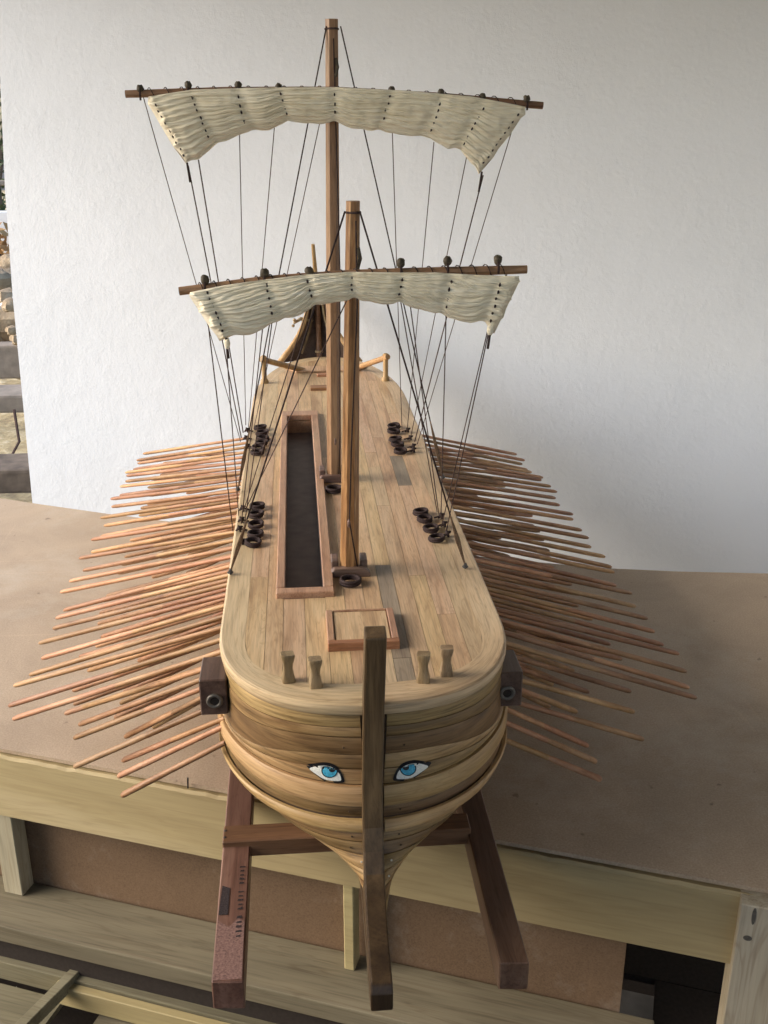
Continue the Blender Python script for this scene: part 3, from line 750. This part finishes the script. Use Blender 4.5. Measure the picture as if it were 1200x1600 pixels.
def eye(T):
    outl = smooth_loop([T(479, 1196), T(481, 1193.5), T(493, 1192), T(505, 1190.5), T(516, 1192), T(526, 1197), T(533, 1206), T(538, 1218), T(536, 1222.5), T(522, 1222.5), T(508, 1220.5), T(496, 1212), T(485, 1203)])
    e = decal(outl, .0006, 'painted_eye', 'black_paint', ship)
    wh = smooth_loop([T(483.5, 1200.5), T(492, 1197), T(502, 1195.5), T(512, 1196), T(522, 1200), T(530, 1208), T(533, 1217), T(530, 1219.5), T(516, 1219), T(505, 1216), T(494, 1209)])
    decal(wh, .0009, 'eye_white', 'white_paint', e)
    ir = []
    for i in range(24):
        a = i / 24 * 6.283; x = 515 + 13.0 * math.cos(a); y = 1203 + 11.5 * math.sin(a); y = max(y, 1196.3 + max(0, (x - 512)) * .42)
        ir.append(T(x, y))
    decal(ir, .0012, 'iris_rim', 'black_paint', e)
    ir = []
    for i in range(24):
        a = i / 24 * 6.283; x = 515 + 11.2 * math.cos(a); y = 1203 + 9.8 * math.sin(a); y = max(y, 1196.8 + max(0, (x - 512)) * .42)
        ir.append(T(x, y))
    decal(ir, .0015, 'iris', 'blue_paint', e)
    pu = []
    for i in range(14):
        a = i / 14 * 6.283; x = 518.5 + 5.0 * math.cos(a); y = 1201 + 4.2 * math.sin(a); y = max(y, 1198.5 + max(0, (x - 514)) * .3)
        pu.append(T(x, y))
    decal(pu, .0018, 'pupil', 'black_paint', e)
eye(lambda x, y: (x, y))
eye(lambda x, y: (1152.5 - x, y + (-3.5 if x < 510 else -3)))

# ------------------------------------------------------------------ masts
def mast(name, top, base, rt, rb, mat):
    K = 10; rings = []
    for i in range(K + 1):
        p = V(base).lerp(V(top), i / K); r = rb + (rt - rb) * i / K; c = .42
        rings.append([p + V((x * r, y * r, 0)) for x, y in ((1, c), (c, 1), (-c, 1), (-1, c), (-1, -c), (-c, -1), (c, -1), (1, -c))])
    return MB().loft(rings).build(name, mat, ship, bevel=0)
fT, fB = at(551.5, 314, 1.07), V((-.0062, 1.0665, DK))
mT, mB = at(518, 30, 1.40), V((-.0105, 1.395, DK))
fm = mast('mast', fT, fB, .0068, .0105, 'fore_mast_wood')
mm = mast('mast', mT, mB, .0078, .0102, 'main_mast_wood')
for mo, T_, r in ((fm, fT, .0071), (mm, mT, .0081)):
    MB().torus(T_ - Z * .011, r, .0013, seg=16).build('masthead_band', 'rope', mo, smooth=True)
    MB().tube([T_ + V((.004, -.008, -.045)), T_ + V((.006, -.011, -.055)), T_ + V((.003, -.0095, -.066))], .0022).build('sheave', 'toggle', mo)
# mast steps
def step(c, hw, mat):
    x, y = c; b_ = MB()
    pr = [(-hw, 0), (-hw * .97, .005), (-hw * .74, .010), (-hw * .30, .0105), (hw * .30, .0105), (hw * .74, .010), (hw * .97, .005), (hw, 0)]
    b_.prism([(x + px, y - .0165, DK + pz) for px, pz in pr], (0, .010, 0))
    o = b_.build('mast_step', mat, ship, bevel=.001)
    for s in (-1, 1):
        MB().box((x + s * hw * .70 - .004, y - .0062, DK), (x + s * hw * .70 + .004, y + .018, DK + .016)).build('cheek', mat, o, bevel=.0012)
step((fB.x, fB.y), .0235, 'bracket_wood'); step((mB.x - .002, mB.y), .0215, 'bracket_wood')
for c, R1 in ((V((-.0065, 1.032, DK + .0028)), .0105), (V((-.013, 1.341, DK + .0028)), .0105)):
    b_ = MB()
    for k in range(3): b_.torus(c + V((random.uniform(-.0006, .0006), random.uniform(-.0006, .0006), k * .0016)), R1 - (k % 2) * .0008, .0019, seg=24)
    b_.build('rope_coil', 'rope_dark', ship, smooth=True)
# halyards falling down the front of each mast
def rope(name, pts, r, mat='rope', parent=None, sag=0.0, seg=5):
    pts = [V(p) for p in pts]
    if sag and len(pts) == 2:
        a, b_ = pts; pts = [a.lerp(b_, i / 8) - Z * (sag * 4 * (i / 8) * (1 - i / 8)) for i in range(9)]
    return MB().tube(pts, r, seg).build(name, mat, parent or ship, smooth=True)
f0 = fB + V((0, -.0115, 0)); 
rope('halyard', [at(556, 345, 1.058), at(558, 480, 1.056), at(549, 700, 1.054), at(546, 815, 1.053), V((.0022, 1.053, DK + .012))], .0009, 'rope_dark')
rope('halyard', [at(521, 60, 1.39), at(531, 420, 1.386), at(531, 690, 1.384), V((-.004, 1.384, DK + .012))], .0009, 'rope_dark')
for c in (at(545, 818, 1.053), at(524, 690, 1.383)):
    MB().blob(c, (.0018, .0018, .0055)).build('cleat', 'bracket_wood', ship)

# ------------------------------------------------------------------ yards and sails
def yard(pts, Y, rr):
    w_ = [at(px, py, Y) for px, py in pts]; ps = []
    K = 24
    for i in range(K + 1):
        t = i / K * (len(w_) - 1); a = min(int(t), len(w_) - 2); f = t - a
        ps.append(w_[a].lerp(w_[a + 1], f))
    rs = [rr * (.80 + .25 * math.sin(math.pi * i / K)) for i in range(K + 1)]
    o = MB().tube(ps, rs, 12).build('yard', 'yard_wood', ship, smooth=True, angle=.8)
    # thin lashing wound along the spar
    sp = []; turns = 22
    for i in range(turns * 10 + 1):
        t = i / (turns * 10); j = t * K * .9 + K * .05; a = min(int(j), K - 1); p = ps[a].lerp(ps[a + 1], j - a); r = rr * 1.08 + .0006; th = i / 10 * 2 * math.pi
        sp.append(p + V((0, math.cos(th) * r, math.sin(th) * r)))
    MB().tube(sp, .0006, 4).build('lashing', 'rope_dark', o)
    return o, ps
ya, ya_p = yard([(280, 455), (415, 439), (549, 430), (690, 425), (823, 421)], 1.045, .0052)
yb, yb_p = yard([(196, 147), (350, 143), (520, 143), (690, 152), (848, 165)], 1.378, .0056)
def interp(pts, x):
    if x <= pts[0][0]: return pts[0][1]
    for a, b_ in zip(pts, pts[1:]):
        if x <= b_[0]:
            t = (x - a[0]) / (b_[0] - a[0]); return a[1] + (b_[1] - a[1]) * t
    return pts[-1][1]
def sail(topl, botl, rows, Y, bulk, seed, yardo):
    """topl / botl: outline points from left to right (head and foot); rows: brail rows (top, bottom)"""
    NU, NV = 260, 96
    def along(l, t):
        d = [0]
        for a, b_ in zip(l, l[1:]): d.append(d[-1] + math.hypot(b_[0] - a[0], b_[1] - a[1]))
        s = t * d[-1]
        for i in range(len(l) - 1):
            if s <= d[i + 1] + 1e-9:
                f = (s - d[i]) / (d[i + 1] - d[i]); return (l[i][0] + (l[i + 1][0] - l[i][0]) * f, l[i][1] + (l[i + 1][1] - l[i][1]) * f)
        return l[-1]
    # row parameters along u
    tl = [r_[0][0] for r_ in rows]; x0, x1 = topl[0][0], topl[-1][0]
    ru = [(x - x0) / (x1 - x0) for x in tl]
    def pt(u, v, back=0):
        a = along(topl, u); b_ = along(botl, u)
        px = a[0] + (b_[0] - a[0]) * v; py = a[1] + (b_[1] - a[1]) * v
        edge_ = min(u, 1 - u)
        # ragged, rolled side edges
        px += (1 if u < .5 else -1) * 6.0 * math.exp(-edge_ * 45) * (abs(math.sin(v * 10 + seed)) * 1.4 - .9 + .5 * noise.noise(V((v * 14, seed, u * 3))))
        dn = min(abs(u - q) for q in ru)
        g = math.exp(-(dn / .018) ** 2)                 # pulled in at the stitch rows
        py += (1 - g) * 3.2 * v * (1 + .8 * noise.noise(V((u * 9, seed, 3)))) - 1.0 + 1.6 * v * noise.noise(V((u * 30, seed * 2, 1)))
        wob = noise.noise(V((u * 4.2, v * 1.5, seed))) * .55 + noise.noise(V((u * 12, v * 5, seed + 5))) * .10
        f1 = 1 - abs(math.sin(math.pi * (v * 5.2 + wob * 2.2 + .35 * math.sin(u * 9 + seed)))) ** .5
        f2 = 1 - abs(math.sin(math.pi * (v * 12 + wob * 4.5 + 2.0 * u))) ** .55
        f4 = 1 - abs(math.sin(math.pi * (v * 24 + wob * 7 - 3.0 * u))) ** .6
        f3 = noise.noise(V((u * 38, v * 11, seed + 9)))
        body = bulk * math.sin(math.pi * min(1, max(0, v * .9 + .1))) ** .6 * (1 - .16 * g)
        dep = body - bulk * (.15 * f1 + .17 * f2 + .10 * f4) + bulk * .07 * f3
        if back: dep = -.25 * body
        e = sm(0, .012, edge_)
        return at(px, py, Y - dep * (.35 + .65 * e))
    mb = MB()
    front = [[pt(i / NU, j / NV) for j in range(NV + 1)] for i in range(NU + 1)]
    rearJ = [NV, 72, 48, 24, 0]
    rings = []
    for i in range(NU + 1):
        ring = front[i] + [pt(i / NU, j / NV, 1) + V((0, .0015, 0)) for j in rearJ]
        rings.append(ring)
    so = mb.loft(rings).build('sail', 'sail_cloth', ship, smooth=True)
    bv = BVHTree.FromPolygons([tuple(v) for v in mb.v], mb.f)
    def onsail(px, py, off=.0004):
        d = ray(px, py).normalized()
        for dy in (0, -2, -4, 2, -7, -10):
            d = ray(px, py + dy).normalized(); h = bv.ray_cast(CAM, d)
            if h[0] is not None: return h[0] - d * off
        return at(px, py, Y - bulk)
    for (a, b_) in rows:
        L = math.hypot(b_[0] - a[0], b_[1] - a[1]); n_ = max(3, int(L / 11)); st_ = MB()
        for k in range(n_):
            t0 = (k + .12 + random.uniform(0, .25)) / n_; t1 = t0 + random.uniform(.28, .48) / n_
            jx = random.uniform(-1, 1)
            p = onsail(a[0] + (b_[0] - a[0]) * t0 + jx, a[1] + (b_[1] - a[1]) * t0); q = onsail(a[0] + (b_[0] - a[0]) * t1 + jx, a[1] + (b_[1] - a[1]) * t1)
            st_.tube([p + V((0, .001, 0)), p.lerp(q, .5), q + V((0, .001, 0))], [.0008, .0014, .0008], 5)
        st_.build('stitch_row', 'rope_dark', so)
    return so
f_rows = [((322, 452), (351, 524)), ((415, 440), (426, 496)), ((479, 436), (488, 470)), ((549, 431), (549, 459)), ((630, 434), (622, 467)), ((706, 434), (697, 488)), ((782, 440), (766, 508))]
m_rows = [((240, 160), (290, 248)), ((298, 148), (328, 220)), ((371, 146), (383, 196)), ((436, 142), (450, 184)), ((523, 142), (524, 182)), ((611, 146), (597, 192)), ((690, 158), (672, 210)), ((757, 166), (722, 230)), ((812, 176), (752, 260))]
fs_ = sail([(296, 458), (350, 447), (415, 438), (480, 430), (549, 426), (620, 427), (680, 427), (750, 431), (812, 433)],
     [(346, 531), (360, 525), (400, 517), (426, 504), (470, 489), (490, 477), (520, 471), (549, 466), (600, 472), (625, 473), (660, 482), (700, 494), (735, 502), (758, 503), (770, 519)], f_rows, 1.037, .011, 2.3, ya)
ms_ = sail([(229, 152), (300, 141), (400, 138), (520, 137), (640, 143), (740, 152), (824, 168)],
     [(291, 254), (310, 248), (330, 230), (383, 205), (420, 201), (450, 189), (490, 191), (524, 190), (560, 200), (597, 204), (640, 211), (672, 215), (700, 231), (720, 233), (735, 250), (748, 271)], m_rows, 1.370, .013, 5.1, yb)
# toggles (small wooden beads) lashed on the yards
def toggle(px, py, Y, r, yo_):
    c = at(px, py, Y)
    o = MB().blob(c, (r, r, r * 1.15), 8, 6, r * .12).build('toggle', 'toggle', yo_, smooth=True)
    b_ = MB().tube([c + V((0, -.002, -.001)), c + V((0, -.0065, -.0065)), c + V((0, -.005, -.013))], .0013, 5).build('toggle_lashing', 'rope_dark', yo_)
for px, py in ((320, 437), (413, 427), (483, 424), (626, 411), (699, 408), (778, 406)): toggle(px, py, 1.043, .0046, ya)
for px, py in ((219, 139), (294, 133), (372, 133), (435, 136), (612, 141), (689, 145), (754, 152), (823, 155)): toggle(px, py, 1.376, .0046, yb)

# ------------------------------------------------------------------ standing and running rigging
def anchor(x, y, z=DK + .004): return V((x, y, z))
def tackle(top, foot, side):
    """loop of lighter cord between a shroud's end and its deck eye"""
    b_ = MB(); d = (foot - top)
    for k in range(3):
        o = V(((k - 1) * .0022, (k - 1) * .0016, 0))
        b_.tube([top, top + d * .5 + o, foot], .0008, 5)
    b_.tube([top + d * .35, top + d * .65], .0019, 6)
    b_.build('lanyard', 'rope_tan', ship)
    MB().blob(foot, (.0022, .0022, .004)).torus(foot - Z * .001, .0028, .0009, seg=10).build('deck_eye', 'nail', ship)
# shrouds
for (p0, hp) in (((539, 330), (360, 893)), ((562, 330), (727, 884))):
    s = -1 if p0[0] < 550 else 1
    foot = atz(hp[0], hp[1], DK + .004); top = at(p0[0], p0[1], 1.064); k = top.lerp(foot, .84)
    rope('shroud', [top, k], .0010, 'rope_dark'); tackle(k, foot, s)
for (p0, hp) in (((510, 41), (372, 764)), ((532, 41), (692, 745))):
    foot = atz(hp[0], hp[1], DK + .004); top = at(p0[0], p0[1], 1.395); k = top.lerp(foot, .86)
    rope('shroud', [top, k], .0009, 'rope_dark'); tackle(k, foot, -1)
# brails and sheets of the main sail
ML = [((224, 152), 376, 690), ((294, 259), 377, 684), ((310, 250), 380, 676), ((374, 200), 384, 664), ((429, 196), 388, 670), ((500, 190), 397, 668)]
MR = [((564, 200), 667, 700), ((613, 208), 628, 668), ((678, 222), 636, 674), ((730, 240), 642, 682), ((755, 274), 648, 690), ((807, 180), 652, 694)]
for k, (p, ex, ey) in enumerate(ML + MR[1:]):
    rope('brail_line', [at(*p, 1.372), atz(ex, ey, DK + .003)], .00062 if p[1] < 250 else .0009, 'rope')
    if p[1] < 255: pass
FL = [((320, 462), 364, 830), ((353, 534), 373, 806), ((415, 470), 377, 818), ((484, 470), 380, 800), ((549, 455), 384, 795), ((426, 496), 380, 835)]
FR = [((625, 465), 683, 800), ((640, 470), 686, 806), ((697, 488), 689, 812), ((763, 512), 690, 822), ((778, 450), 697, 832)]
for p, ex, ey in FL + FR:
    rope('brail_line', [at(*p, 1.036), atz(ex, ey, DK + .003)], .00062 if p[1] > 462 else .0007, 'rope')
# clew cords (thicker first stretch)
for p, q, Y in (((353, 528), (357, 560), 1.034), ((767, 512), (762, 545), 1.034), ((292, 254), (297, 285), 1.368), ((753, 268), (748, 300), 1.368)):
    rope('clew_cord', [at(*p, Y), at(*q, Y)], .0014, 'rope_dark')
for c, Y in (((355, 537), 1.034), ((766, 516), 1.034)): MB().blob(at(*c, Y), (.0035, .003, .006), jit=.0006).build('cloth_knot', 'sail_cloth', ship, smooth=True)
# rope coils and cleats by the deck edge
co = [(402, 792), (401, 805), (400, 821), (400, 836), (395, 849), (407, 669), (410, 677), (411, 686), (409, 693), (404, 701), (402, 708),
      (657, 801), (664, 812), (674, 827), (682, 842), (616, 667), (616, 675), (618, 687), (621, 695), (626, 706)]
for (px, py) in co:
    R1 = .0088 if py > 750 else .0092
    c = atz(px, py, DK + .0025); b_ = MB(); tl_ = random.uniform(-.12, .12)
    for k in range(3): b_.torus(c + V((random.uniform(-.0008, .0008), random.uniform(-.0008, .0008), k * .0015)), R1 - (k % 2) * .0007, .0017, ax=(tl_, random.uniform(-.12, .05), 1), seg=20, ts=6, wob=.04)
    b_.build('rope_coil', 'rope_dark', ship, smooth=True)
for (px, py) in ((379, 794), (377, 812), (374, 826), (378, 846), (386, 672), (384, 684), (386, 697), (690, 806), (694, 819), (699, 834), (637, 672), (641, 684), (646, 697), (646, 703)):
    c = atz(px, py, DK + .004); b_ = MB()
    b_.tube([c + V((-.0045, 0, -.003)), c + V((0, 0, .0015)), c + V((.0045, 0, .003))], [.0010, .0028, .0010], 6).torus(c, .0034, .0015, ax=(1, .2, .3), seg=12, ts=6).tube([c, c + V((.010 if px < 550 else -.010, -.001, -.002))], .0013)
    b_.build('cleat', 'rope_dark', ship, smooth=True)

# ------------------------------------------------------------------ oars
omesh = []
def oar_mesh(v):
    mb = MB()      # unit oar along +Z, length 1 (scaled); shaft then blade as separate mesh
    r = .0028
    mb.loft([[V((math.cos(a * math.pi / 3) * q, math.sin(a * math.pi / 3) * q, z)) for a in range(6)] for z, q in ((0, r), (.5, r * 1.12))], caps=False)
    bl = MB(); rings = []
    for z, wx, wy in ((.49, .0029, .0029), (.56, .0037, .0033), (.66, .0042, .0034), (.80, .0044, .0034), (.97, .0045, .0033), (.992, .0036, .0026), (.999, .0022, .0016), (1.0, .0008, .0006)):
        rings.append([V((math.cos(a * math.pi / 4) * wx, math.sin(a * math.pi / 4) * wy, z)) for a in range(8)])
    bl.loft(rings, caps=False); bl.f.append(tuple(range(len(bl.v) - 8, len(bl.v))))
    out = []
    for nm, b_ in (('oar', mb), ('blade', bl)):
        me = bpy.data.meshes.new(nm); me.from_pydata([tuple(p) for p in b_.v], [], b_.f)
        for p in me.polygons: p.use_smooth = True
        me.materials.append(MATS['oar_wood']); out.append(me)
    return out
OM, BM_ = oar_mesh(0)
sorg = V(ship['_org'])
def oar(a, b_):
    a, b_ = V(a), V(b_); d = b_ - a
    o = bpy.data.objects.new('oar', OM); COL.objects.link(o); o.parent = ship
    o.location = a - sorg; q = d.to_track_quat('Z', 'Y'); o.rotation_mode = 'QUATERNION'; o.rotation_quaternion = q
    o.scale = (1, 1, d.length)
    c = bpy.data.objects.new('blade', BM_); COL.objects.link(c); c.parent = o
random.seed(21)
NO = 29
for s in (-1, 1):
    for i in range(NO):
        t = i / (NO - 1); j = lambda a: random.uniform(-a, a)
        hy = .958 + .785 * t; ty = 1.052 + (1.13 if s < 0 else 1.07) * t ** 1.04
        oar((s * .137, hy, .982), (s * (.404 + j(.010)) + (.011 if s > 0 else 0), ty + j(.010) - (.02 if s > 0 else 0), .850 - .030 * sm(.7, 1, t) + j(.004)))
        hy = .985 + .755 * t; ty = 1.085 + 1.00 * t ** 1.05
        oar((s * .141, hy, .955), (s * (.345 + j(.010)), ty + j(.008), .838 + j(.004)))
        if i % 9 == 4 or t < .03: continue
        hy = 1.00 + .720 * t; ty = 1.06 + .90 * t ** 1.05
        oar((s * .141, hy, .925), (s * (.285 + j(.012)), ty + j(.010), .830 + j(.005)))
        hy = 1.01 + .700 * t; ty = 1.06 + .80 * t ** 1.05
        if i % 2: oar((s * .138, hy, .90), (s * (.250 + j(.012)), ty + j(.010), .822 + j(.005)))
# lowest bow oars, reaching forward
for a, b_, zt in (((352, 1160), (190, 1243), .845), ((352, 1134), (185, 1213), .845), ((352, 1122), (192, 1188), .85), ((352, 1096), (116, 1198), .835), ((352, 1072), (196, 1151), .855), ((352, 1062), (116, 1153), .845), ((352, 1048), (124, 1132), .85), ((352, 1036), (124, 1107), .85)):
    oar(atx(*a, -.140), atz(*b_, zt))
for a, b_, zt in (((774, 1150), (940, 1218), .845), ((774, 1122), (932, 1190), .845), ((774, 1100), (918, 1165), .845), ((774, 1088), (1005, 1155), .835), ((774, 1062), (900, 1112), .85), ((774, 1052), (990, 1112), .85)):
    oar(atx(*a, .137), atz(*b_, zt))

# ------------------------------------------------------------------ stern
# side rails
for s, (pa, pb) in ((-1, ((412, 560), (487, 582))), (1, ((607, 560), (548, 578)))):
    x = -.1245 if s < 0 else .1160
    pt_ = V((x, 2.0, 1.064)); e = at(*pb, 2.13)
    o = MB().tube([pt_ - (e - pt_).normalized() * .009, e], .0058, 8).build('stern_rail', 'stern_wood', ship, smooth=True, angle=.8)
    MB().tube([(x, 2.0, DK - .001), (x, 2.0, DK + .006), (x, 2.0, DK + .009), (x, 2.0, 1.064)], [.0085, .0080, .0050, .0052], 8).build('rail_post', 'stern_wood', o, smooth=True, angle=.8)
    MB().blob((x, 2.0, 1.069), (.0062, .0062, .004)).build('rail_cap', 'stern_wood', o, smooth=True)
cx = -.010
# curved fan of the sternpost: hollow dark inside, light edges
def fan(u, v):       # u -1..1 across, v 0..1 up
    hw = .060 * (1 - v) ** 2.4 + .030 * (1 - .35 * v)
    x = cx + u * hw; y = 2.235 + .10 * v ** 1.6 + .030 * (1 - abs(u) ** 2) ; z = DK - .012 + .135 * v ** .9
    return V((x, y, z))
rings = [[fan(-1 + 2 * i / 12, v / 8) for i in range(13)] + [fan(1 - 2 * i / 12, v / 8) + V((0, .006, 0)) for i in range(13)] for v in range(9)]
sp = MB().loft(rings).build('stern_fan', 'dark_block', ship, smooth=True, angle=.7)
for s in (-1, 1):
    MB().tube([fan(s, v / 10) + V((0, -.004, 0)) for v in range(11)], [.0065 - .0003 * v for v in range(11)], 8).build('fan_edge', 'stern_wood', sp, smooth=True)
    MB().tube([fan(s * .52, v / 10) + V((0, -.005, 0)) for v in range(1, 11)], .0032, 6).build('fan_rib', 'bollard_wood', sp, smooth=True)
MB().tube([fan(0, v / 10) + V((0, -.010, 0)) for v in range(0, 11)], .0062, 8).build('fan_rib', 'crossbar_wood', sp, smooth=True)
top_ = fan(0, 1)
MB().torus(fan(0, .12) + V((0, -.010, 0)), .007, .003, seg=12).build('collar', 'bollard_wood', sp, smooth=True)
MB().blob(top_ + V((0, -.006, .008)), (.010, .010, .009)).build('knob', 'toggle', sp, smooth=True)
pf = at(489, 382, 2.33)
MB().tube([top_ + V((0, -.006, .01)), pf], [.0055, .0040], 8).build('flagstaff', 'stern_wood', ship, smooth=True, angle=.8)
MB().tube([at(497, 503, 2.32), at(484, 502, 2.30), at(470, 498, 2.28), at(459, 505, 2.27)], [.006, .0052, .0042, .003], 6).blob(at(460, 500, 2.27), .004).blob(at(458, 509, 2.27), .0036).build('stern_ornament', 'bollard_wood', ship, smooth=True)
# small deck fittings near the stern
p = atz(500, 608, DK); MB().box((p.x - .0185, p.y - .012, DK - .001), (p.x + .020, p.y + .012, DK + .0055)).build('deck_block', 'coaming_dark', ship, bevel=.001)
p = atz(506, 587, DK); MB().box((p.x - .014, p.y - .010, DK - .001), (p.x + .018, p.y + .010, DK + .004)).build('deck_block', 'coaming_dark', ship, bevel=.001)
p = atz(500, 578, DK); MB().prism([(p.x - .075, p.y + .02, DK + .0003), (p.x - .05, p.y - .025, DK + .0003), (p.x + .075, p.y - .025, DK + .0003), (p.x + .10, p.y + .02, DK + .0003)], (0, 0, .004)).build('stern_step', 'deck_pink', ship, bevel=.0008)

for o in bpy.data.objects:
    if '_org' in o: del o['_org']
